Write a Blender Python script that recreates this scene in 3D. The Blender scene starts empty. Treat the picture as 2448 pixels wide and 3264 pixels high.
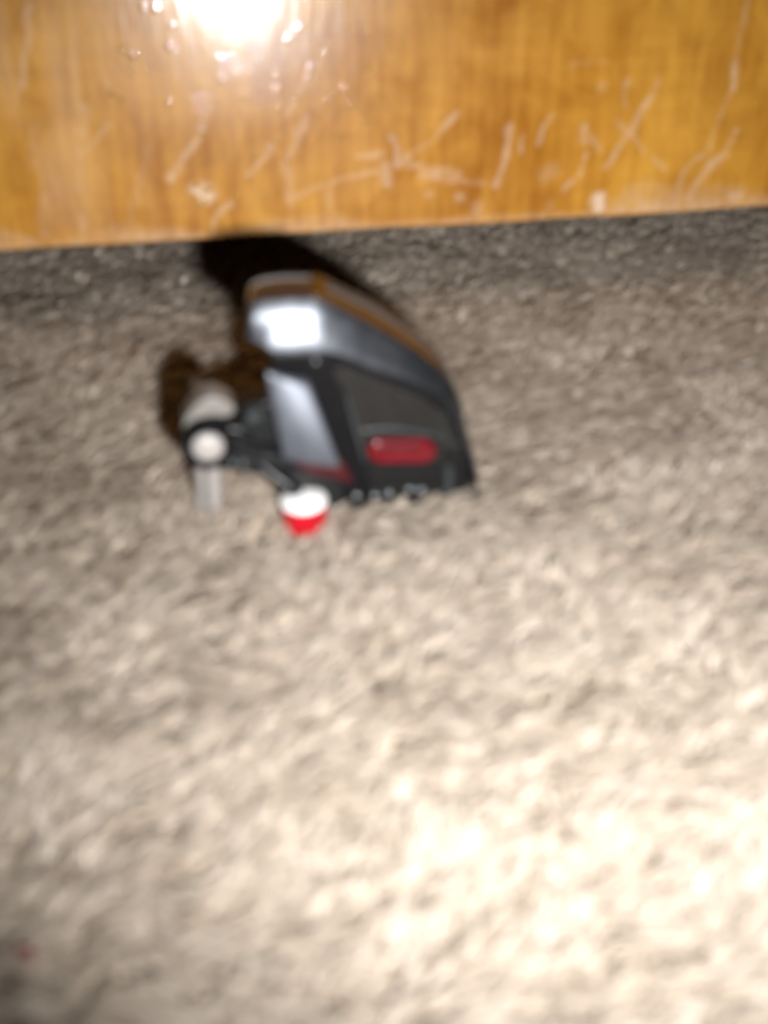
import bpy, bmesh, math, random
import numpy as np
from mathutils import Vector, Matrix

R = math.radians
CM = 0.01
scene = bpy.context.scene
col = scene.collection
rng = np.random.default_rng(11)
random.seed(5)

# ------------------------------------------------------------------ camera
# compact camera held about 10 cm above the carpet, out of focus (focus far behind)
cam_d = bpy.data.cameras.new('camera')
cam = bpy.data.objects.new('camera', cam_d)
col.objects.link(cam)
cam.location = (0, 0, 10 * CM)
cam.rotation_euler = (R(90 - 35), 0, 0)
cam_d.sensor_fit = 'VERTICAL'
cam_d.sensor_height = 7.6
cam_d.sensor_width = 5.7
cam_d.lens = 7.45
cam_d.clip_start = 0.002
cam_d.clip_end = 20
cam_d.dof.use_dof = True
cam_d.dof.focus_distance = 2.5
cam_d.dof.aperture_fstop = 3.0
scene.camera = cam

# ------------------------------------------------------------------ dim room light
world = bpy.data.worlds.new('World')
scene.world = world
world.use_nodes = True
world.node_tree.nodes['Background'].inputs[0].default_value = (1.0, 0.86, 0.7, 1)
world.node_tree.nodes['Background'].inputs[1].default_value = 0.012

# ------------------------------------------------------------------ camera flash (to the right of and below the lens)
fl = bpy.data.lights.new('camera_flash', 'SPOT')
fl.energy = 3.4
fl.color = (1.0, 0.985, 0.975)
fl.shadow_soft_size = 0.0045
fl.spot_size = R(73)
fl.spot_blend = 1.0
flash = bpy.data.objects.new('camera_flash', fl)
col.objects.link(flash)
flash.location = (2.1 * CM, -1.7 * CM, 8.3 * CM)
_az, _el = R(0), R(-24)
aim = Vector((math.sin(_az) * math.cos(_el), math.cos(_az) * math.cos(_el), math.sin(_el)))
flash.rotation_euler = aim.to_track_quat('-Z', 'Y').to_euler()
flash.scale = (1.4, 1.0, 1.0)      # the flash window throws a wider beam sideways

vs = scene.view_settings
vs.view_transform = 'Standard'
vs.look = 'None'
vs.exposure = 0.0
vs.gamma = 1.0
vs.use_curve_mapping = False
scene.cycles.use_denoising = True
scene.cycles.max_bounces = 6
scene.cycles.sample_clamp_indirect = 4

# ------------------------------------------------------------------ helpers
def link(o, parent=None):
    col.objects.link(o)
    if parent is not None:
        o.parent = parent
    return o

def tag(o, label=None, cat=None, group=None, kind=None):
    if label: o['label'] = label
    if cat: o['category'] = cat
    if group: o['group'] = group
    if kind: o['kind'] = kind
    return o

def empty(name, loc, rz=0.0):
    o = bpy.data.objects.new(name, None)
    o.empty_display_size = 0.01
    o.location = loc
    o.rotation_euler = (0, 0, rz)
    return link(o)

def mesh_np(name, co, faces_idx, nper, mat, parent=None, smooth=True):
    """fast mesh from numpy: co (N,3), faces_idx flat, nper verts per face"""
    me = bpy.data.meshes.new(name)
    me.vertices.add(len(co))
    me.vertices.foreach_set('co', co.astype(np.float32).ravel())
    nf = len(faces_idx) // nper
    me.loops.add(len(faces_idx))
    me.loops.foreach_set('vertex_index', faces_idx.astype(np.int32))
    me.polygons.add(nf)
    me.polygons.foreach_set('loop_start', np.arange(nf, dtype=np.int32) * nper)
    me.polygons.foreach_set('use_smooth', np.full(nf, smooth))
    me.update(calc_edges=True)
    me.validate()
    me.materials.append(mat)
    return link(bpy.data.objects.new(name, me), parent)

def from_bm(name, bm, mat, parent=None, smooth=True, angle=40, bevel=0.0, seg=3):
    bmesh.ops.recalc_face_normals(bm, faces=bm.faces)
    me = bpy.data.meshes.new(name)
    for f in bm.faces: f.smooth = smooth
    bm.to_mesh(me); bm.free()
    me.materials.append(mat)
    o = link(bpy.data.objects.new(name, me), parent)
    if bevel > 0:
        m = o.modifiers.new('bevel', 'BEVEL')
        m.width = bevel * CM; m.segments = seg; m.limit_method = 'ANGLE'; m.angle_limit = R(25)
        w = o.modifiers.new('wn', 'WEIGHTED_NORMAL'); w.keep_sharp = True
    if smooth:
        me.set_sharp_from_angle(angle=R(angle))
    return o

def prism(name, pts, b0, b1, mat, parent, bevel=0.03, seg=3, bulge=0.0):
    """polygon (a,z) in cm extruded from depth b0 (front) to b1 (back)"""
    bm = bmesh.new()
    f = [bm.verts.new((a * CM, b0 * CM, z * CM)) for a, z in pts]
    k = [bm.verts.new((a * CM, b1 * CM, z * CM)) for a, z in pts]
    n = len(pts)
    bm.faces.new(f); bm.faces.new(k[::-1])
    for i in range(n):
        j = (i + 1) % n
        bm.faces.new((f[i], k[i], k[j], f[j]))
    return from_bm(name, bm, mat, parent, bevel=bevel, seg=seg)

def lathe(name, prof, mat, parent, loc=(0, 0, 0), axis='Z', n=40, tilt=None):
    """profile (r, h) in cm"""
    bm = bmesh.new()
    rings = []
    for r, h in prof:
        if r < 1e-5:
            rings.append([bm.verts.new((0, 0, h * CM))])
        else:
            rings.append([bm.verts.new((r * CM * math.cos(2 * math.pi * i / n), r * CM * math.sin(2 * math.pi * i / n), h * CM)) for i in range(n)])
    for p, q in zip(rings[:-1], rings[1:]):
        for i in range(n):
            j = (i + 1) % n
            if len(p) == 1: bm.faces.new((p[0], q[i], q[j]))
            elif len(q) == 1: bm.faces.new((p[i], p[j], q[0]))
            else: bm.faces.new((p[i], p[j], q[j], q[i]))
    if len(rings[0]) > 1: bm.faces.new(rings[0])
    if len(rings[-1]) > 1: bm.faces.new(rings[-1])
    if axis == 'Y': bmesh.ops.rotate(bm, verts=bm.verts, matrix=Matrix.Rotation(R(90), 3, 'X'))   # +h points to -b (the viewer)
    if axis == 'X': bmesh.ops.rotate(bm, verts=bm.verts, matrix=Matrix.Rotation(R(90), 3, 'Y'))
    if tilt: bmesh.ops.rotate(bm, verts=bm.verts, matrix=Matrix.Rotation(R(tilt[0]), 3, tilt[1]))
    bmesh.ops.translate(bm, verts=bm.verts, vec=Vector(loc) * CM)
    return from_bm(name, bm, mat, parent, angle=35)

def tube(name, pts, rad, mat, parent, n=14):
    """tube through points (a,b,z) cm with radius list"""
    bm = bmesh.new()
    P = [Vector(p) * CM for p in pts]
    rings = []
    for i, p in enumerate(P):
        d = (P[min(i + 1, len(P) - 1)] - P[max(i - 1, 0)]).normalized()
        u = d.cross(Vector((0, 1, 0)))
        if u.length < 1e-4: u = Vector((1, 0, 0))
        u.normalize(); v = d.cross(u)
        r = rad[i] * CM
        rings.append([bm.verts.new(p + (u * math.cos(2 * math.pi * k / n) + v * math.sin(2 * math.pi * k / n)) * r) for k in range(n)])
    for p, q in zip(rings[:-1], rings[1:]):
        for i in range(n):
            bm.faces.new((p[i], p[(i + 1) % n], q[(i + 1) % n], q[i]))
    bm.faces.new(rings[0]); bm.faces.new(rings[-1][::-1])
    return from_bm(name, bm, mat, parent)

# ------------------------------------------------------------------ materials
def mat(name, base, rough=0.4, metal=0.0, spec=0.5, coat=0.0, coat_rough=0.1, var=0.12, vscale=400, bump=0.0, bscale=900, trans=0.0, sss=0.0):
    m = bpy.data.materials.new(name); m.use_nodes = True
    nt = m.node_tree; N = nt.nodes; Lk = nt.links
    b = N['Principled BSDF']
    tc = N.new('ShaderNodeTexCoord')
    nz = N.new('ShaderNodeTexNoise'); nz.inputs['Scale'].default_value = vscale; nz.inputs['Detail'].default_value = 4
    Lk.new(tc.outputs['Object'], nz.inputs['Vector'])
    r = N.new('ShaderNodeValToRGB')
    r.color_ramp.elements[0].position = 0.3; r.color_ramp.elements[1].position = 0.7
    r.color_ramp.elements[0].color = (*[c * (1 - var) for c in base], 1)
    r.color_ramp.elements[1].color = (*[min(1, c * (1 + var)) for c in base], 1)
    Lk.new(nz.outputs['Fac'], r.inputs['Fac']); Lk.new(r.outputs['Color'], b.inputs['Base Color'])
    mr = N.new('ShaderNodeMapRange'); mr.inputs['To Min'].default_value = rough * 0.8; mr.inputs['To Max'].default_value = min(1, rough * 1.25)
    Lk.new(nz.outputs['Fac'], mr.inputs['Value']); Lk.new(mr.outputs['Result'], b.inputs['Roughness'])
    b.inputs['Metallic'].default_value = metal
    b.inputs['Specular IOR Level'].default_value = spec
    b.inputs['Coat Weight'].default_value = coat
    b.inputs['Coat Roughness'].default_value = coat_rough
    b.inputs['Transmission Weight'].default_value = trans
    if sss:
        b.inputs['Subsurface Weight'].default_value = sss
        b.inputs['Subsurface Radius'].default_value = (0.002, 0.0015, 0.001)
    if bump:
        n2 = N.new('ShaderNodeTexNoise'); n2.inputs['Scale'].default_value = bscale; n2.inputs['Detail'].default_value = 3
        Lk.new(tc.outputs['Object'], n2.inputs['Vector'])
        bp = N.new('ShaderNodeBump'); bp.inputs['Strength'].default_value = bump; bp.inputs['Distance'].default_value = 0.0003
        Lk.new(n2.outputs['Fac'], bp.inputs['Height']); Lk.new(bp.outputs['Normal'], b.inputs['Normal'])
    return m

M = {}
M['black'] = mat('black_plastic', (0.005, 0.005, 0.006), 0.3, spec=0.22, bump=0.05)
M['dark_joint'] = mat('dark_joint_plastic', (0.010, 0.011, 0.012), 0.36, spec=0.35, bump=0.08)
M['panel'] = mat('warm_grey_plastic', (0.0105, 0.0095, 0.0085), 0.6, spec=0.25, bump=0.08)
M['skirt'] = mat('charcoal_plastic', (0.006, 0.006, 0.006), 0.6, spec=0.2, bump=0.08)
M['rim'] = mat('rim_grey_plastic', (0.03, 0.034, 0.036), 0.35)
M['silver'] = mat('silver_blue_paint', (0.10, 0.108, 0.122), 0.34, metal=0.9, var=0.06, bump=0.03)
M['silver2'] = mat('silver_panel_paint', (0.085, 0.094, 0.112), 0.46, metal=0.5, var=0.06, bump=0.03)
M['roof'] = mat('roof_reflection_brown', (0.06, 0.033, 0.02), 0.16, coat=0.6, bump=0.03)  # brown in the base colour stands for the wood mirrored in the roof
M['roof2'] = mat('roof_edge_plastic', (0.075, 0.072, 0.07), 0.4)
M['chrome'] = mat('bright_stud_metal', (0.42, 0.46, 0.48), 0.22, metal=0.8)
M['amber'] = mat('amber_gloss', (0.10, 0.038, 0.003), 0.3, var=0.2)
M['red'] = mat('red_lens', (0.12, 0.002, 0.007), 0.25, coat=0.3, sss=0.2)
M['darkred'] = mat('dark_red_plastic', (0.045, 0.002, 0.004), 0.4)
M['redcup'] = mat('red_cup_plastic', (0.42, 0.004, 0.014), 0.4, sss=0.1)
M['white'] = mat('white_plastic', (0.86, 0.86, 0.85), 0.35, var=0.04)
M['ivory'] = mat('grey_white_plastic', (0.31, 0.29, 0.275), 0.4, var=0.06)
M['fin'] = mat('pale_grey_plastic', (0.17, 0.158, 0.145), 0.42, var=0.06)

def wood_material():
    m = bpy.data.materials.new('varnished_wood'); m.use_nodes = True
    nt = m.node_tree; N = nt.nodes; Lk = nt.links
    b = N['Principled BSDF']
    tc = N.new('ShaderNodeTexCoord')
    def noise(scale, sx, sy, sz, detail=5, rough=0.6, dist=0.0):
        mp = N.new('ShaderNodeMapping'); mp.inputs['Scale'].default_value = (sx, sy, sz)
        Lk.new(tc.outputs['Object'], mp.inputs['Vector'])
        n = N.new('ShaderNodeTexNoise'); n.inputs['Scale'].default_value = scale
        n.inputs['Detail'].default_value = detail; n.inputs['Roughness'].default_value = rough; n.inputs['Distortion'].default_value = dist
        Lk.new(mp.outputs['Vector'], n.inputs['Vector'])
        return n.outputs['Fac']
    def mix(a, bb, fac, mode='MIX'):
        x = N.new('ShaderNodeMix'); x.data_type = 'RGBA'; x.blend_type = mode
        if hasattr(fac, 'node'): Lk.new(fac, x.inputs[0])
        else: x.inputs[0].default_value = fac
        for s, i in ((a, 6), (bb, 7)):
            if hasattr(s, 'node'): Lk.new(s, x.inputs[i])
            else: x.inputs[i].default_value = s
        return x.outputs[2]
    def ramp(src, stops):
        r = N.new('ShaderNodeValToRGB'); e = r.color_ramp.elements
        while len(e) < len(stops): e.new(0.5)
        for k, (p, c) in enumerate(stops):
            e[k].position = p; e[k].color = (*c, 1)
        Lk.new(src, r.inputs['Fac']); return r.outputs['Color']
    fine = noise(420, 1, 1, 0.055, 6, 0.65)          # vertical pores
    broad = noise(26, 1, 1, 0.35, 3, 0.5, 0.6)        # broad vertical figure
    blotch = noise(75, 1, 1, 0.7, 4, 0.6, 0.8)        # cloudy mottling
    cross = noise(300, 0.16, 1, 1.1, 3, 0.5)          # faint cross figure
    c = ramp(broad, [(0.32, (0.36, 0.125, 0.007)), (0.5, (0.53, 0.22, 0.018)), (0.68, (0.74, 0.37, 0.055))])
    c = mix(c, ramp(blotch, [(0.36, (0.29, 0.09, 0.005)), (0.62, (0.72, 0.35, 0.036))]), 0.45)
    c = mix(c, ramp(fine, [(0.38, (0.34, 0.115, 0.007)), (0.62, (0.76, 0.38, 0.06))]), 0.30)
    c = mix(c, ramp(cross, [(0.40, (0.72, 0.68, 0.62)), (0.60, (1, 1, 1))]), 0.25, 'MULTIPLY')
    at = N.new('ShaderNodeAttribute'); at.attribute_name = 'wear_glint'
    c = mix(c, (0.82, 0.60, 0.42, 1), at.outputs['Fac'])
    Lk.new(c, b.inputs['Base Color'])
    rr = N.new('ShaderNodeMapRange'); rr.inputs['From Min'].default_value = 0.3; rr.inputs['From Max'].default_value = 0.7
    rr.inputs['To Min'].default_value = 0.26; rr.inputs['To Max'].default_value = 0.40
    Lk.new(blotch, rr.inputs['Value'])
    ad = N.new('ShaderNodeMath'); ad.operation = 'MULTIPLY_ADD'; ad.inputs[1].default_value = 0.35
    Lk.new(at.outputs['Fac'], ad.inputs[0]); Lk.new(rr.outputs['Result'], ad.inputs[2])
    Lk.new(ad.outputs[0], b.inputs['Roughness'])
    b.inputs['Specular IOR Level'].default_value = 0.35
    b.inputs['Coat Weight'].default_value = 0.75
    b.inputs['Coat Roughness'].default_value = 0.15
    hs = N.new('ShaderNodeMath'); hs.operation = 'MULTIPLY_ADD'; hs.inputs[1].default_value = -0.5
    Lk.new(at.outputs['Fac'], hs.inputs[0]); Lk.new(noise(700, 1, 1, 0.15, 3), hs.inputs[2])
    bp = N.new('ShaderNodeBump'); bp.inputs['Strength'].default_value = 0.2; bp.inputs['Distance'].default_value = 0.0003
    Lk.new(hs.outputs[0], bp.inputs['Height'])
    Lk.new(bp.outputs['Normal'], b.inputs['Normal']); Lk.new(bp.outputs['Normal'], b.inputs['Coat Normal'])
    return m

def carpet_material(name, base, tip):
    m = bpy.data.materials.new(name); m.use_nodes = True
    nt = m.node_tree; N = nt.nodes; Lk = nt.links
    b = N['Principled BSDF']
    at = N.new('ShaderNodeAttribute'); at.attribute_name = 'tone'
    r = N.new('ShaderNodeValToRGB'); e = r.color_ramp.elements
    e[0].position = 0.0; e[0].color = (*base, 1); e[1].position = 1.0; e[1].color = (*tip, 1)
    Lk.new(at.outputs['Fac'], r.inputs['Fac']); Lk.new(r.outputs['Color'], b.inputs['Base Color'])
    g = N.new('ShaderNodeAttribute'); g.attribute_name = 'gloss'
    for sock, lo, hi in (('Roughness', 0.5, 0.36), ('Specular IOR Level', 0.3, 0.9), ('Coat Weight', 0.0, 0.0)):
        r2 = N.new('ShaderNodeMapRange'); r2.inputs['To Min'].default_value = lo; r2.inputs['To Max'].default_value = hi
        Lk.new(g.outputs['Fac'], r2.inputs['Value']); Lk.new(r2.outputs['Result'], b.inputs[sock])
    tl = N.new('ShaderNodeBsdfTranslucent'); Lk.new(r.outputs['Color'], tl.inputs['Color'])   # light passes through the yarn
    mx = N.new('ShaderNodeMixShader'); mx.inputs[0].default_value = 0.33
    Lk.new(b.outputs[0], mx.inputs[1]); Lk.new(tl.outputs[0], mx.inputs[2])
    Lk.new(mx.outputs[0], N['Material Output'].inputs['Surface'])
    return m

M['wood'] = wood_material()
M['varnish'] = mat('glint_dome_varnish', (0.52, 0.27, 0.06), 0.06, spec=1.0, coat=1.0, coat_rough=0.04)
M['wood_dark'] = mat('unfinished_wood', (0.20, 0.11, 0.045), 0.7, vscale=120, bump=0.2)
M['pile'] = carpet_material('carpet_yarn', (0.54, 0.455, 0.365), (0.74, 0.67, 0.585))
M['backing'] = mat('carpet_backing', (0.58, 0.49, 0.39), 0.9, vscale=300, bump=0.3)
M['fluff'] = mat('red_fluff', (0.16, 0.008, 0.02), 0.9)

# ------------------------------------------------------------------ carpet
def value_noise(x, y, cell, seed):
    g = np.random.default_rng(seed).random((256, 256))
    u = x / cell; v = y / cell
    i = np.floor(u).astype(int); j = np.floor(v).astype(int)
    fu = u - i; fv = v - j
    fu = fu * fu * (3 - 2 * fu); fv = fv * fv * (3 - 2 * fv)
    a = g[i % 256, j % 256]; b_ = g[(i + 1) % 256, j % 256]; c = g[i % 256, (j + 1) % 256]; d = g[(i + 1) % 256, (j + 1) % 256]
    return (a * (1 - fu) + b_ * fu) * (1 - fv) + (c * (1 - fu) + d * fu) * fv

def ground_h(x, y):          # cm, height of the pile surface
    return (value_noise(x, y, 1.9, 3) - 0.5) * 0.10 + (value_noise(x * 0.8, y * 1.6, 0.5, 4) - 0.5) * 0.20

def build_carpet():
    # backing sheet
    gx = np.linspace(-60, 60, 121); gy = np.linspace(-30, 90, 121)
    X, Y = np.meshgrid(gx, gy); Z = np.full_like(X, -0.20) + (value_noise(X, Y, 4, 9) - 0.5) * 0.04
    co = np.stack([X, Y, Z], -1).reshape(-1, 3) * CM
    k = np.arange(121 * 121).reshape(121, 121)
    q = np.stack([k[:-1, :-1], k[:-1, 1:], k[1:, 1:], k[1:, :-1]], -1).reshape(-1)
    base = mesh_np('carpet', co, q, 4, M['backing'])
    tag(base, 'beige twisted pile carpet under the toy and the wooden furniture', 'carpet', kind='structure')
    # tufts: denser towards the camera, where each strand shows larger
    pts = []
    for (x0, x1, y0, y1, sp) in ((-7, 7, 3, 13, 0.17), (-10.5, 10.5, 13, 22, 0.19), (-15, 15, 22, 36, 0.26), (-20, -7, 3, 13, 0.42), (7, 20, 3, 13, 0.42), (-20, -10.5, 13, 22, 0.42), (10.5, 20, 13, 22, 0.42), (-22, -15, 22, 36, 0.45), (15, 22, 22, 36, 0.45), (-16, 16, -2, 3, 0.42)):
        xs = np.arange(x0, x1, sp); ys = np.arange(y0, y1, sp)
        A, B = np.meshgrid(xs, ys)
        n = A.size
        pts.append(np.stack([A.ravel() + rng.uniform(-.5, .5, n) * sp, B.ravel() + rng.uniform(-.5, .5, n) * sp, np.full(n, sp)], -1))
    T = np.concatenate(pts)
    nT = len(T)
    ang = rng.uniform(0, 2 * np.pi, nT)
    # tufts lean together in patches, mostly sideways
    lean_dir = 0.35 + (value_noise(T[:, 0], T[:, 1], 1.4, 21) - 0.5) * 1.7 + rng.normal(0, 0.5, nT)
    lean = np.clip(0.34 + 0.36 * value_noise(T[:, 0], T[:, 1], 0.9, 22) + rng.normal(0, 0.08, nT), 0.12, 0.85)
    ht = 0.56 + ground_h(T[:, 0], T[:, 1]) * 0.6 + rng.normal(0, 0.035, nT)
    ttone = 0.40 + (value_noise(T[:, 0], T[:, 1], 0.7, 31) - 0.5) * 0.2 + rng.normal(0, 0.12, nT)
    NF, NS = 13, 4
    F = nT * NF
    ti = np.repeat(np.arange(nT), NF)
    sp = T[ti, 2]
    fa = rng.uniform(0, 2 * np.pi, F); fr = np.sqrt(rng.random(F)) * sp * 0.46
    tw = rng.normal(0.9, 0.35, F)
    flen = ht[ti] * rng.normal(1.0, 0.07, F)
    wid = sp * rng.uniform(0.09, 0.15, F)
    wa = lean_dir[ti] + np.pi / 2 + rng.normal(0, 0.7, F)
    co = np.zeros((F, NS + 1, 2, 3)); tone = np.zeros((F, NS + 1, 2))
    jit = rng.normal(0, 0.05, (F, 2))
    for s in range(NS + 1):
        t = s / NS
        rr = fr * (0.75 + 0.45 * t)
        a = fa + tw * t * 1.6
        cx = T[ti, 0] + rr * np.cos(a) + np.cos(lean_dir[ti]) * lean[ti] * t ** 1.5 + jit[:, 0] * t * t
        cy = T[ti, 1] + rr * np.sin(a) + np.sin(lean_dir[ti]) * lean[ti] * t ** 1.5 + jit[:, 1] * t * t
        cz = -0.55 + flen * (1 - (1 - t) ** 2.3)
        w = wid * (1.0 - 0.45 * max(0, t - 0.6) / 0.4)
        b = wa + (t - 1) * 0.8
        for k, sg in ((0, -1), (1, 1)):
            co[:, s, k, 0] = cx + sg * w * np.cos(b)
            co[:, s, k, 1] = cy + sg * w * np.sin(b)
            co[:, s, k, 2] = cz + sg * w * 0.25 * np.sin(fa * 3)
        tone[:, s, :] = np.clip(ttone[ti] + 0.16 * np.sin(fa * 7), 0, 1)[:, None]
    base_i = np.arange(F)[:, None, None] * ((NS + 1) * 2)
    seg = np.arange(NS)[None, :, None] * 2
    q = (base_i + seg + np.array([0, 1, 3, 2])[None, None, :]).reshape(-1)
    pile = mesh_np('carpet_pile', co.reshape(-1, 3) * CM, q, 4, M['pile'], base)
    at = pile.data.attributes.new('tone', 'FLOAT', 'POINT')
    at.data.foreach_set('value', tone.reshape(-1).astype(np.float32))
    gl = np.repeat((rng.random(F) < 0.2).astype(np.float32), (NS + 1) * 2)
    pile.data.attributes.new('gloss', 'FLOAT', 'POINT').data.foreach_set('value', gl)
    pile['kind'] = 'stuff'
    print('pile tris', F * NS * 2, 'tufts', nT)
    return base

carpet = build_carpet()

# ------------------------------------------------------------------ wooden furniture standing over the carpet
BYAW = 9.7
BZ = 1.5
cab = empty('wooden_cabinet', (0.45 * CM, 24.3 * CM, 0), R(BYAW))
tag(cab, 'scratched varnished orange-brown wooden furniture front hanging above the carpet', 'furniture')
# worn marks: polyline in the panel's own (sideways, up) cm, half width, strength
MARKS = [([(-7.92,5.17),(-8.14,4.38),(-8.43,3.55)],0.081,0.8),
    ([(-8.45,3.55),(-8.76,2.99)],0.04,0.5),
    ([(-7.14,4.67),(-7.29,3.18),(-7.57,2.45)],0.115,0.35),
    ([(-7.22,3.03),(-7.47,1.68),(-7.54,1.16),(-7.57,0.34)],0.173,0.5),
    ([(-8.28,2.68),(-8.41,1.88)],0.115,0.3),
    ([(-8.34,1.3),(-8.48,0.27)],0.173,0.4),
    ([(-3.94,3.99),(-4.32,3.18)],0.063,0.5),
    ([(-4.43,3.09),(-4.71,2.4),(-5.07,1.95),(-5.44,1.49)],0.098,0.75),
    ([(-1.74,4.21),(-2.12,3.6),(-2.46,3.12),(-2.69,2.83)],0.086,0.7),
    ([(-2.27,2.66),(-2.69,1.8)],0.104,0.5),
    ([(-3.1,2.08),(-3.63,1.46)],0.075,0.6),
    ([(-6.67,2.72),(-7.27,2.14)],0.069,0.5),
    ([(-6.67,3.69),(-6.44,3.25)],0.058,0.4),
    ([(-0.45,1.81),(-1.11,1.79)],0.086,0.6),
    ([(-1.12,1.35),(-1.9,1.17),(-2.74,0.82)],0.075,0.5),
    ([(-0.45,1.43),(-1.01,1.4)],0.063,0.5),
    ([(-4.11,0.83),(-4.58,0.47),(-4.61,0.19)],0.098,0.6),
    ([(-4.79,1.14),(-4.74,1.03)],0.259,0.8),  # chip, painted extra pale for the glint on it
    ([(-6.9,0.53),(-6.56,0.29)],0.046,0.4),
    ([(-5.88,2.18),(-6.53,0.51)],0.115,0.2),
    ([(-2.74,1.75),(-2.69,0.71)],0.115,0.35),
    ([(-1.73,1.16),(-1.75,0.61)],0.115,0.35),
    ([(1.29,2.64),(0.87,2.18)],0.069,0.65),
    ([(0.76,2.08),(-0.07,1.58)],0.052,0.45),
    ([(-0.24,2.17),(-0.12,1.69)],0.086,0.6),
    ([(0.16,1.68),(-0.12,1.56)],0.098,0.7),
    ([(-0.12,1.56),(1.46,1.3)],0.063,0.55),
    ([(0.5,1.28),(1.3,1.17)],0.144,0.6),
    ([(1.24,1.2),(2.05,0.99)],0.058,0.5),
    ([(-0.4,1.54),(-0.4,1.1)],0.115,0.6),
    ([(2.65,2.28),(2.62,1.9),(2.59,1.53),(2.35,0.93)],0.098,0.75),
    ([(2.98,2.05),(2.95,1.73)],0.098,0.7),
    ([(3.67,2.5),(3.45,2.19),(3.34,1.82)],0.098,0.85),
    ([(4.48,2.21),(4.52,1.88)],0.11,0.95),
    ([(4.61,2.04),(4.95,1.65)],0.098,0.6),
    ([(4.59,1.55),(4.49,1.11)],0.081,0.7),
    ([(4.33,0.95),(4.12,0.73)],0.086,0.6),
    ([(6.14,2.84),(5.71,2.11),(5.37,1.58),(5.13,1.23)],0.098,0.85),
    ([(6.23,3.15),(6.15,2.94)],0.069,0.5),
    ([(5.27,2.34),(5.47,2.12)],0.075,0.6),
    ([(5.79,1.94),(6.1,1.49)],0.058,0.6),
    ([(6.41,1.37),(6.67,1.1)],0.092,0.7),
    ([(4.87,3.16),(4.82,3.09)],0.098,0.6),
    ([(5.49,3.17),(5.45,3.07)],0.098,0.6),
    ([(5.44,2.97),(5.48,2.65)],0.069,0.4),
    ([(8.26,4.93),(8.2,3.95),(8.11,3.55)],0.052,0.55),
    ([(8.14,3.55),(8.16,2.93)],0.086,0.95),
    ([(8.13,2.93),(7.87,1.92),(7.75,1.31)],0.052,0.65),
    ([(7.61,1.37),(7.19,1.05),(7.11,0.3)],0.081,0.75),
    ([(8.27,1.4),(7.75,0.97),(7.4,0.23)],0.11,0.8),
    ([(8.38,1.74),(8.22,1.35)],0.069,0.5),
    ([(8.49,1.95),(8.44,1.9)],0.075,0.6),
    ([(5.0,0.4),(5.04,0.31)],0.245,1.0),
    ([(6.8,0.49),(6.78,0.44)],0.144,0.5),
    ([(8.74,0.34),(8.79,0.28)],0.202,0.6),
    ([(1.43,0.71),(1.44,0.66)],0.144,0.55),
    ([(1.91,0.43),(1.92,0.32)],0.173,0.55),
    ([(0.62,0.83),(0.68,0.8)],0.144,0.4),
    ([(3.75,0.35),(3.75,0.29)],0.173,0.4),
    ([(3.55,1.15),(3.77,1.25)],0.173,0.35),
    ([(4.92,3.64),(4.04,3.57)],0.075,0.25)]
GLINT_SPOTS = [(-2.96,5.04),(-2.9,4.86),(-2.31,4.55),(-2.55,4.33),(-6.17,4.23),(-5.97,4.09),(-6.06,3.79),(-2.87,3.6),(-2.07,3.7),(-2.15,3.53),(-2.89,3.28),(-2.43,3.12),(-2.79,2.86),(-1.74,4.14),(-1.7,3.02),(-1.12,2.9),(-0.85,2.89),(-0.86,2.53),(-1.93,2.65),(-1.46,2.19),(-2.91,2.15),(-2.32,1.59),(-3.69,1.39),(-3.28,0.99),(-4.02,0.97),(-4.18,0.64),(-5.5,1.83),(-4.65,2.42),(-4.68,2.87),(-4.32,3.13),(-4.08,3.56),(-5.18,4.25),(-5.04,4.18),(-6.5,3.35),(-6.34,3.22),(-5.32,3.09),(-5.62,5.01),(-5.36,5.01),(-5.04,4.66),(-0.77,3.71),(-1.32,3.26),(-3.65,3.16),(-3.46,2.3),(-1.81,1.22),(-0.76,4.28),(-1.26,5.01),(-4.78,3.15),(-4.88,1.3),(-4.73,1.13),(-4.87,0.87),(-4.73,0.94),(-4.93,1.04),(-4.62,1.21),(-4.09,3.99),(-3.84,3.96),(-2.72,1.74),(-1.92,2.19)]

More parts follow.
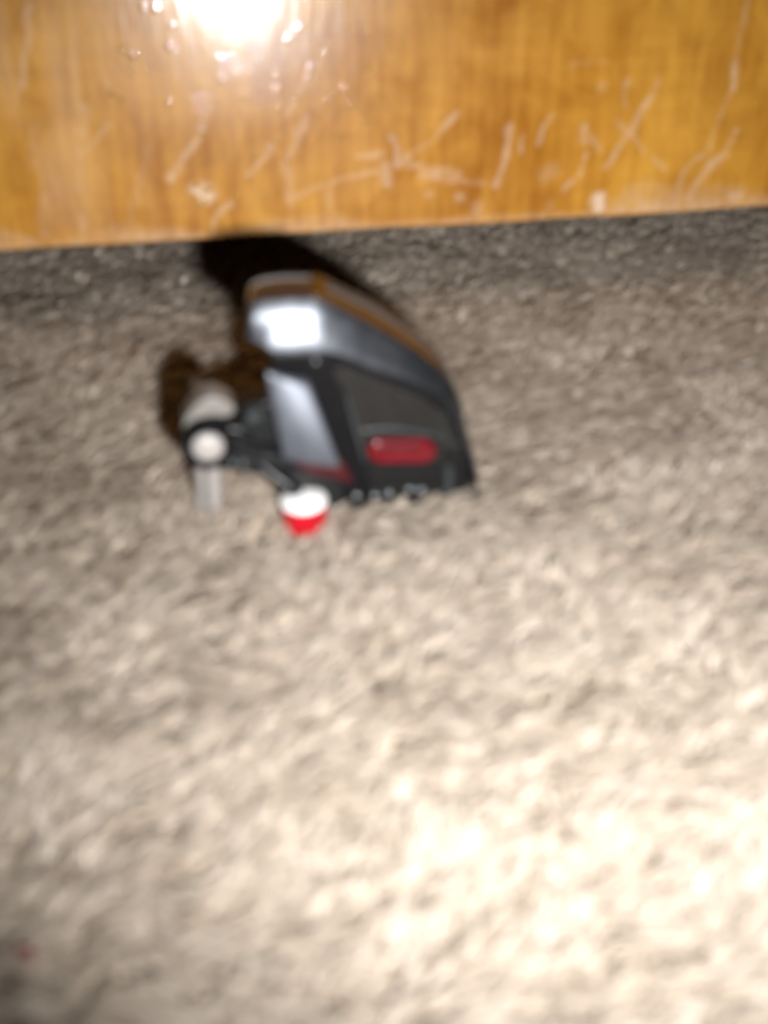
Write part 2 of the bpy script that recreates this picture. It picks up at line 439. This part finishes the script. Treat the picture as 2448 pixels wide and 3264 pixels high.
def build_panel():
    TILT = math.tan(R(4.6))
    xs = np.concatenate([np.linspace(-26, -11.6, 19), np.arange(-11.5, 11.5, 0.05), np.linspace(11.55, 26, 19)])
    r = 0.13
    rows = [(1.8, 0.0), (0.9, 0.0), (r, 0.0)] + [(r - r * math.sin(a), r - r * math.cos(a)) for a in np.linspace(0.26, math.pi / 2, 6)]
    rows += [(0.0, z) for z in np.concatenate([np.arange(r + 0.05, 8.5, 0.05), np.linspace(9, 30, 8)])]
    rows += [(0.25, 30.2), (1.8, 30.2)]
    rows = np.array(rows)
    ny, nx = len(rows), len(xs)
    X = np.tile(xs, (ny, 1)); B = np.tile(rows[:, :1], (1, nx)); Z = np.tile(rows[:, 1:], (1, nx))
    # slightly worn lower edge and hand-rubbed surface
    low = np.exp(-(Z / 0.25) ** 2)
    Z = Z + low * ((value_noise(X + 50, Z * 0 + 3, 1.6, 41) - 0.5) * 0.05)
    front = (B < 0.01)
    B = B + front * ((value_noise(X + 50, Z + 50, 2.4, 42) - 0.5) * 0.02)
    B = B + Z * TILT
    # wear mask (shapes of their own: scratches, chips, rubbed lower edge; a glint painted pale on wide chips)
    wear_glint = np.zeros_like(X)
    nj = value_noise(X + 90, Z + 90, 0.16, 51)
    nb = value_noise(X + 90, Z + 90, 0.55, 52)
    wx = X + (value_noise(X + 20, Z + 20, 0.3, 53) - 0.5) * 0.10
    wz = Z + (value_noise(X + 70, Z + 20, 0.3, 54) - 0.5) * 0.10
    for pts, hw, st in MARKS:
        d = np.full_like(X, 9.0)
        if len(pts) == 1: pts = pts + pts
        for (ax, az), (bx, bz) in zip(pts[:-1], pts[1:]):
            dx, dz = bx - ax, bz - az
            L2 = dx * dx + dz * dz + 1e-9
            t = np.clip(((wx - ax) * dx + (wz - az) * dz) / L2, 0, 1)
            d = np.minimum(d, np.hypot(wx - ax - t * dx, wz - az - t * dz))
        w = hw * (0.55 + 0.7 * nb)
        k = np.clip(1.3 - 0.9 * d / w, 0, 1)
        k = k * k * (3 - 2 * k)
        wear_glint = np.maximum(wear_glint, (0.56 if hw < 0.2 else 1.25) * st * k * (0.35 + 0.8 * nj))  # wide chips paled further, a glint put into their colour
    rub = np.clip(1 - Z / (0.22 + 0.9 * value_noise(X + 33, Z * 0.3 + 8, 1.3, 55) ** 2), 0, 1)
    wear_glint = np.maximum(wear_glint, 0.42 * rub * (0.5 + nj) * (Z > 0.05))
    left = np.clip((-X - 5.5) / 4, 0, 1)
    wear_glint = np.maximum(wear_glint, 0.30 * left * np.clip(value_noise(X * 1.6 + 40, Z * 0.35 + 40, 0.9, 56) * 2 - 0.9, 0, 1))
    co = np.stack([X, B, Z + BZ], -1).reshape(-1, 3) * CM
    k = np.arange(nx * ny).reshape(ny, nx)
    q = np.stack([k[:-1, :-1], k[:-1, 1:], k[1:, 1:], k[1:, :-1]], -1).reshape(-1)
    o = mesh_np('front_panel', co, q, 4, M['wood'], cab)
    at = o.data.attributes.new('wear_glint', 'FLOAT', 'POINT')
    at.data.foreach_set('value', np.clip(wear_glint, 0, 1).reshape(-1).astype(np.float32))
    # flat varnish domes added to catch the flash as glints
    bm = bmesh.new()
    extra = [(-4.2 + rng.normal(0, 1.7), 3.6 + rng.normal(0, 1.1)) for _ in range(60)]
    for i, (x, z) in enumerate(GLINT_SPOTS + extra):
        if not (0.3 < z < 7): continue
        rad = (0.075 if i < len(GLINT_SPOTS) else 0.035) * random.uniform(0.6, 1.15)
        dn = float((value_noise(np.array([x + 50.0]), np.array([z + 50.0]), 2.4, 42)[0] - 0.5) * 0.02)
        mtx = Matrix.Translation(Vector((x, z * TILT + dn, z + BZ)) * CM) @ Matrix.Rotation(-math.atan(TILT), 4, 'X') @ Matrix.Diagonal((1, 0.07, 1, 1))
        bmesh.ops.create_icosphere(bm, subdivisions=3, radius=rad * CM, matrix=mtx)
    d = from_bm('glint_domes', bm, M['varnish'], o, angle=180)
    d['kind'] = 'stuff'
    # board behind the front and the short feet it stands on
    prism('bottom_board', [(-25, 2.2), (25, 2.2), (25, 3.6), (-25, 3.6)], 2.1, 26, M['wood_dark'], cab, bevel=0.1)
    for sx in (-20, 20):
        for b0 in (2.6, 22):
            prism('foot', [(sx - 1.6, -0.5), (sx + 1.6, -0.5), (sx + 1.9, 2.25), (sx - 1.9, 2.25)], b0, b0 + 3.2, M['wood_dark'], cab, bevel=0.1)
build_panel()

# ------------------------------------------------------------------ toy
toy = empty('toy_vehicle', (0.4 * CM, 14.71 * CM, 0), R(12))
tag(toy, 'small black plastic toy vehicle with silver top band and red oval lamp, standing on carpet', 'toy')

def resample(pts, n):
    P = np.array(pts, float)
    d = np.concatenate([[0], np.cumsum(np.linalg.norm(np.diff(P, axis=0), axis=1))])
    t = np.linspace(0, d[-1], n)
    return np.stack([np.interp(t, d, P[:, i]) for i in range(P.shape[1])], -1)

def strip(name, rows, m, parent, thick=0.06, bevel=0.015, angle=30, sub=4):
    """loft of polylines (equal vertex count), each refined, given thickness"""
    bm = bmesh.new()
    V = [[bm.verts.new(Vector(p) * CM) for p in row] for row in rows]
    for p, q in zip(V[:-1], V[1:]):
        for i in range(len(p) - 1):
            bm.faces.new((p[i], p[i + 1], q[i + 1], q[i]))
    bmesh.ops.recalc_face_normals(bm, faces=bm.faces)
    o = from_bm(name, bm, m, parent, angle=angle)
    s = o.modifiers.new('solid', 'SOLIDIFY'); s.thickness = thick * CM; s.offset = -1
    if bevel:
        bv = o.modifiers.new('bevel', 'BEVEL'); bv.width = bevel * CM; bv.segments = 2; bv.limit_method = 'ANGLE'; bv.angle_limit = R(35)
    return o

# profile stations from the rear left tip over the top to the lower right (a, b, z)
F_ = [(-2.52, .23, 3.60), (-2.42, .25, 3.80), (-1.96, .25, 3.82), (-1.36, .25, 3.79), (-0.98, .25, 3.56), (-0.43, .25, 3.20), (0.14, .26, 2.78), (0.66, .27, 2.30), (0.98, .28, 1.75), (1.14, .28, 1.10), (1.31, .28, 0.5), (1.40, .28, -0.05)]
W_ = [(-2.54, -.05, 3.40), (-2.32, -.05, 3.22), (-2.12, -.05, 3.08), (-1.40, -.05, 3.01), (-1.12, -.05, 2.92), (-0.49, -.05, 2.58), (0.07, -.04, 2.31), (0.60, -.02, 1.94), (0.86, .0, 1.52), (1.02, .02, 1.04), (1.23, .02, 0.5), (1.34, .02, -0.05)]
B_ = [(-2.44, 1.02, 3.66), (-2.30, 1.05, 3.83), (-1.90, 1.05, 3.89), (-1.24, 1.05, 3.84), (-0.95, 1.05, 3.64), (-0.43, 1.05, 3.34), (0.13, 1.05, 2.90), (0.66, 1.05, 2.42), (0.99, 1.05, 1.84), (1.15, 1.05, 1.14), (1.31, 1.05, 0.5), (1.38, 1.05, -0.05)]
def lerp(A, B, t): return [tuple(a + (b - a) * t for a, b in zip(p, q)) for p, q in zip(A, B)]
def smooth_row(row, per=5, keep=(3,)):
    out = []
    n = len(row)
    for i in range(n - 1):
        p0, p1, p2, p3 = (np.array(row[max(i - 1, 0)]), np.array(row[i]), np.array(row[i + 1]), np.array(row[min(i + 2, n - 1)]))
        if i in keep: p0 = p1 - (p2 - p1)
        if i + 1 in keep: p3 = p2 + (p2 - p1)
        for k in range(per):
            t = k / per
            out.append(tuple(0.5 * ((2 * p1) + (-p0 + p2) * t + (2 * p0 - 5 * p1 + 4 * p2 - p3) * t * t + (-p0 + 3 * p1 - 3 * p2 + p3) * t ** 3)))
    out.append(row[-1])
    return out
Fs, Ws, Bs = smooth_row(F_), smooth_row(W_), smooth_row(B_)

# black hull: the front wall with the body behind it
wall = [(a * 0.995, z - 0.03) for a, b, z in Ws[10:]]
hull_pts = [(-2.20, 3.05)] + wall + [(1.33, -0.14), (-1.38, -0.14), (-1.75, 0.42), (-2.05, 0.62), (-2.16, 1.2)]
hull = prism('hull', hull_pts, 0.0, 0.98, M['black'], toy, bevel=0.03)

band = strip('silver_band', [Ws, lerp(Ws, Fs, .33), lerp(Ws, Fs, .66), Fs], M['silver'], toy, thick=0.08, bevel=0.02, angle=24)
roof = strip('roof', [Fs, lerp(Fs, Bs, .5), Bs], M['roof'], toy, thick=0.08, bevel=0.03)
def raised(rows, h=0.02):
    return [[(a, b, z + h) for a, b, z in r] for r in rows]
sl = slice(16, 37)
strip('amber_strip', raised([lerp(Fs, Bs, .03)[sl], lerp(Fs, Bs, .50)[sl]], .015), M['amber'], roof, thick=0.03, bevel=0.01)  # thin amber strip laid over the front half of the roof
strip('amber_strip', raised([lerp(Fs, Bs, .03)[14:17], lerp(Fs, Bs, .97)[14:17]], .018), M['amber'], roof, thick=0.03, bevel=0.01)
strip('edge_strip', raised([lerp(Fs, Bs, .55)[17:41], lerp(Fs, Bs, .98)[17:41]], .025), M['roof2'], roof, thick=0.05, bevel=0.015)
strip('edge_strip', raised([lerp(Fs, Bs, .84)[3:15], lerp(Fs, Bs, .98)[3:15]], .02), M['roof2'], roof, thick=0.04, bevel=0.015)
strip('edge_strip', raised([lerp(Fs, Bs, .60)[42:49], lerp(Fs, Bs, .98)[42:49]], .02), M['roof2'], roof, thick=0.04, bevel=0.015)

side = prism('side_panel', [(-1.26, 2.70), (-1.04, 2.72), (-.50, 2.44), (-.14, 2.24), (.28, 2.00), (.58, 1.72), (.80, 1.36), (.92, .98), (.98, .62), (.1, .74), (-.73, .88), (-.92, 1.66), (-1.05, 2.20), (-1.20, 2.45)], -0.06, 0.02, M['panel'], toy, bevel=0.03)
for (x0, z0, x1, z1) in ((-.74, 2.45, -.60, 1.62), (-.18, 2.15, -.16, 1.55), (.34, 1.86, .36, 1.42)):
    prism('rib', [(x0 - .02, z0), (x0 + .02, z0), (x1 + .02, z1), (x1 - .02, z1)], -0.085, -0.05, M['panel'], side, bevel=0.01, seg=2)
tube('rim', [(-.80, -.06, 1.52), (-.45, -.07, 1.52), (-.1, -.07, 1.46), (.3, -.07, 1.33), (.62, -.07, 1.22), (.92, -.06, 1.02)], [.03, .04, .04, .04, .035, .02], M['rim'], side)
tube('rim', [(-1.04, -.06, 2.2), (-.94, -.07, 1.75), (-.84, -.07, 1.3), (-.76, -.07, 0.9)], [.03, .045, .045, .03], M['rim'], side)
prism('skirt_panel', [(-.74, .78), (.1, .66), (.98, .54), (1.08, .06), (-.66, .06)], -0.04, 0.02, M['skirt'], toy, bevel=0.03)
# red oval lamp
def oval(name, cx, cz, hw, hh, b, depth, m, parent, skew=0.0):
    pts = []
    for k in range(40):
        t = 2 * math.pi * k / 40
        x = (hw - hh) * (1 if math.cos(t) > 0 else -1) + hh * math.cos(t)
        z = hh * math.sin(t)
        pts.append((cx + x, cz + z + x * skew))
    return prism(name, pts, b, b + depth, m, parent, bevel=0.07, seg=4)
lamp = oval('lamp', -.125, 1.075, .60, .235, -0.20, 0.22, M['red'], toy, -0.125)
oval('lamp_rim', -.125, 1.075, .65, .285, -0.10, 0.10, M['skirt'], lamp, -0.125)
oval('lamp_glint_strip', -.20, 1.20, .36, .05, -0.212, 0.03, M['darkred'], lamp, -0.125)  # dark red strip added on the lens as a shaped glint
oval('slot', .74, .84, .17, .075, -0.075, 0.06, M['black'], toy, -0.4)
tube('peg', [(.73, -.05, .62), (.74, -.06, .3), (.74, -.05, 0.0)], [.075, .085, .08], M['rim'], toy)
lathe('rivet', [(.0, .055), (.03, .05), (.05, .03), (.055, 0)], M['chrome'], toy, (-1.52, -.03, 2.87), 'Y', n=16)
for (x, z) in ((.62, 1.62), (.60, 1.36), (-.22, 1.60), (-.12, 2.16)):
    lathe('rivet', [(.0, .05), (.025, .045), (.04, .025), (.045, 0)], M['rim'], side, (x, -.055, z), 'Y', n=14)
# row of small studs along the lower edge
for k in range(6):
    x = -1.2 + k * 0.30 + 0.05 * math.sin(k * 3.3)
    lathe('stud', [(.0, .06), (.025, .056), (.045, .04), (.055, .015), (.056, 0)], M['chrome'], toy, (x, -.03, .19 + 0.03 * math.sin(k * 2.1)), 'Y', n=16)

# silver side plate, slightly domed
def plate():
    c = [(-2.34, 2.82), (-1.66, 2.61), (-1.26, 1.20), (-2.18, 1.38)]
    rows = []
    for i in range(13):
        v = i / 12; row = []
        for j in range(9):
            u = j / 8
            a = (c[0][0] * (1 - u) + c[1][0] * u) * (1 - v) + (c[3][0] * (1 - u) + c[2][0] * u) * v
            z = (c[0][1] * (1 - u) + c[1][1] * u) * (1 - v) + (c[3][1] * (1 - u) + c[2][1] * u) * v
            row.append((a, -0.12 - 0.05 * (1 - (2 * u - 1) ** 2) - 0.07 * (1 - (2 * v - 1) ** 2) - 0.38 * v - 0.15 * u, z))
        rows.append(row)
    p = strip('silver_plate', rows, M['silver2'], toy, thick=0.2, bevel=0.03)
    strip('lip', [[(-2.33, -.15, 2.83), (-2.0, -.18, 2.73), (-1.67, -.12, 2.61)], [(-2.31, -.21, 2.72), (-1.99, -.24, 2.62), (-1.64, -.18, 2.50)]], M['silver2'], p, thick=0.06, bevel=0.02)
plate()
prism('red_trim', [(-2.12, 1.20), (-1.6, 1.12), (-1.15, 1.0), (-1.02, .68), (-.96, .50), (-1.25, .66), (-1.42, .72), (-1.73, .84)], -0.14, 0.02, M['darkred'], toy, bevel=0.03)
prism('lower_block', [(-2.06, .92), (-1.7, .8), (-1.4, .68), (-1.15, .55), (-1.15, .1), (-1.5, .12), (-2.0, .45)], -0.10, 0.05, M['dark_joint'], toy, bevel=0.04)

# red cup foot with white top
foot = lathe('foot', [(0, -.12), (.36, -.25), (.385, -.2), (.395, .24), (.398, .29), (.38, .31)], M['redcup'], toy, (-1.86, -.26, 0.11))
lathe('foot_top', [(.398, .27), (.404, .295), (.38, .345), (.28, .395), (.14, .42), (0, .43)], M['white'], foot, (-1.86, -.26, 0.11))

# arm with round joint, leg and fin at the left
arm = prism('arm', [(-3.42, 1.88), (-3.0, 1.84), (-2.82, 1.78), (-2.74, 1.94), (-2.66, 2.06), (-2.52, 2.04), (-2.46, 2.2), (-2.30, 2.22), (-2.05, 2.34), (-2.05, .55), (-2.27, .52), (-2.40, .70), (-2.52, .82), (-2.70, .88), (-3.05, .98), (-3.42, 1.12)], -0.02, 0.30, M['dark_joint'], toy, bevel=0.06)
lathe('joint_ring', [(.0, -.2), (.40, -.2), (.44, -.15), (.44, .14), (.40, .2), (.29, .2), (.275, .1), (0, .1)], M['black'], arm, (-3.34, 0.02, 1.56), 'Y')
lathe('joint_cap', [(.265, 0), (.265, .16), (.25, .2), (.20, .235), (.12, .26), (0, .27)], M['ivory'], arm, (-3.345, 0.0, 1.57), 'Y')
leg = tube('leg', [(-3.44, .56, -.25), (-3.44, .56, -.08), (-3.36, .5, 1.2)], [.22, .245, .235], M['ivory'], toy, n=32)
prism('leg_groove', [(-3.48, .0), (-3.41, .0), (-3.36, 1.0), (-3.43, 1.0)], 0.28, 0.0, M['fin'], leg, bevel=0.01, seg=2)
finp = [(-3.72, 1.78), (-3.66, 1.98), (-3.52, 2.16), (-3.36, 2.30), (-3.20, 2.36), (-3.02, 2.28), (-2.88, 2.16), (-2.83, 2.06), (-2.90, 1.96), (-3.04, 1.94), (-3.22, 1.98), (-3.40, 1.96), (-3.52, 1.90), (-3.62, 1.78)]
prism('fin', finp, 0.08, 0.62, M['fin'], toy, bevel=0.05)
prism('arm_shadow_block', [(-2.98, 1.80), (-2.7, 1.98), (-2.1, 2.1), (-2.1, .9), (-2.9, 1.0)], 0.42, 0.85, M['black'], arm, bevel=0.05)  # block added behind the arm to fill out its cast shadow
prism('arm_shadow_block', [(-2.7, 1.70), (-2.4, 1.8), (-2.4, 1.1), (-2.7, 1.1)], 0.25, 0.5, M['black'], arm, bevel=0.03)
lathe('knob', [(0, .1), (.1, .09), (.13, .04), (.13, -.2), (0, -.2)], M['rim'], arm, (-2.56, -.02, 2.0), 'Y', n=20)
lathe('knob', [(0, .1), (.12, .09), (.16, .04), (.16, -.2), (0, -.2)], M['dark_joint'], arm, (-2.50, -.04, 1.66), 'Y', n=20)
lathe('knob', [(0, .08), (.09, .07), (.12, .03), (.12, -.2), (0, -.2)], M['rim'], arm, (-2.38, -.04, 1.28), 'Y', n=20)
tube('strut', [(-2.95, -.06, 1.66), (-2.7, -.08, 1.5), (-2.3, -.08, 1.35), (-2.1, -.05, 1.3)], [.09, .1, .1, .08], M['black'], arm)
tube('strut', [(-2.5, .1, .98), (-2.3, 0.0, .80), (-2.05, -.12, .60), (-1.9, -.22, .36)], [.13, .15, .15, .13], M['black'], toy)
for (x, z) in ((-2.98, 1.16), (-2.80, 1.12)):
    lathe('rivet', [(.0, .06), (.03, .055), (.045, .03), (.05, 0)], M['chrome'], arm, (x, -.02, z), 'Y', n=14)

# ------------------------------------------------------------------ scrap of red fluff caught in the pile
bm = bmesh.new()
bmesh.ops.create_icosphere(bm, subdivisions=3, radius=0.085 * CM)
for v in bm.verts:
    k = 1 + 0.35 * math.sin(v.co.x * 4100 + 1) * math.cos(v.co.y * 3700) + random.uniform(-.12, .12)
    v.co = Vector((v.co.x * 1.5 * k, v.co.y * k, v.co.z * 0.8 * k))
fo = from_bm('fluff_scrap', bm, M['fluff'], None, angle=180)
fo.location = (-3.80 * CM, 6.05 * CM, 0.03 * CM)
tag(fo, 'tiny dark red scrap of fluff lying in the carpet pile', 'fluff')
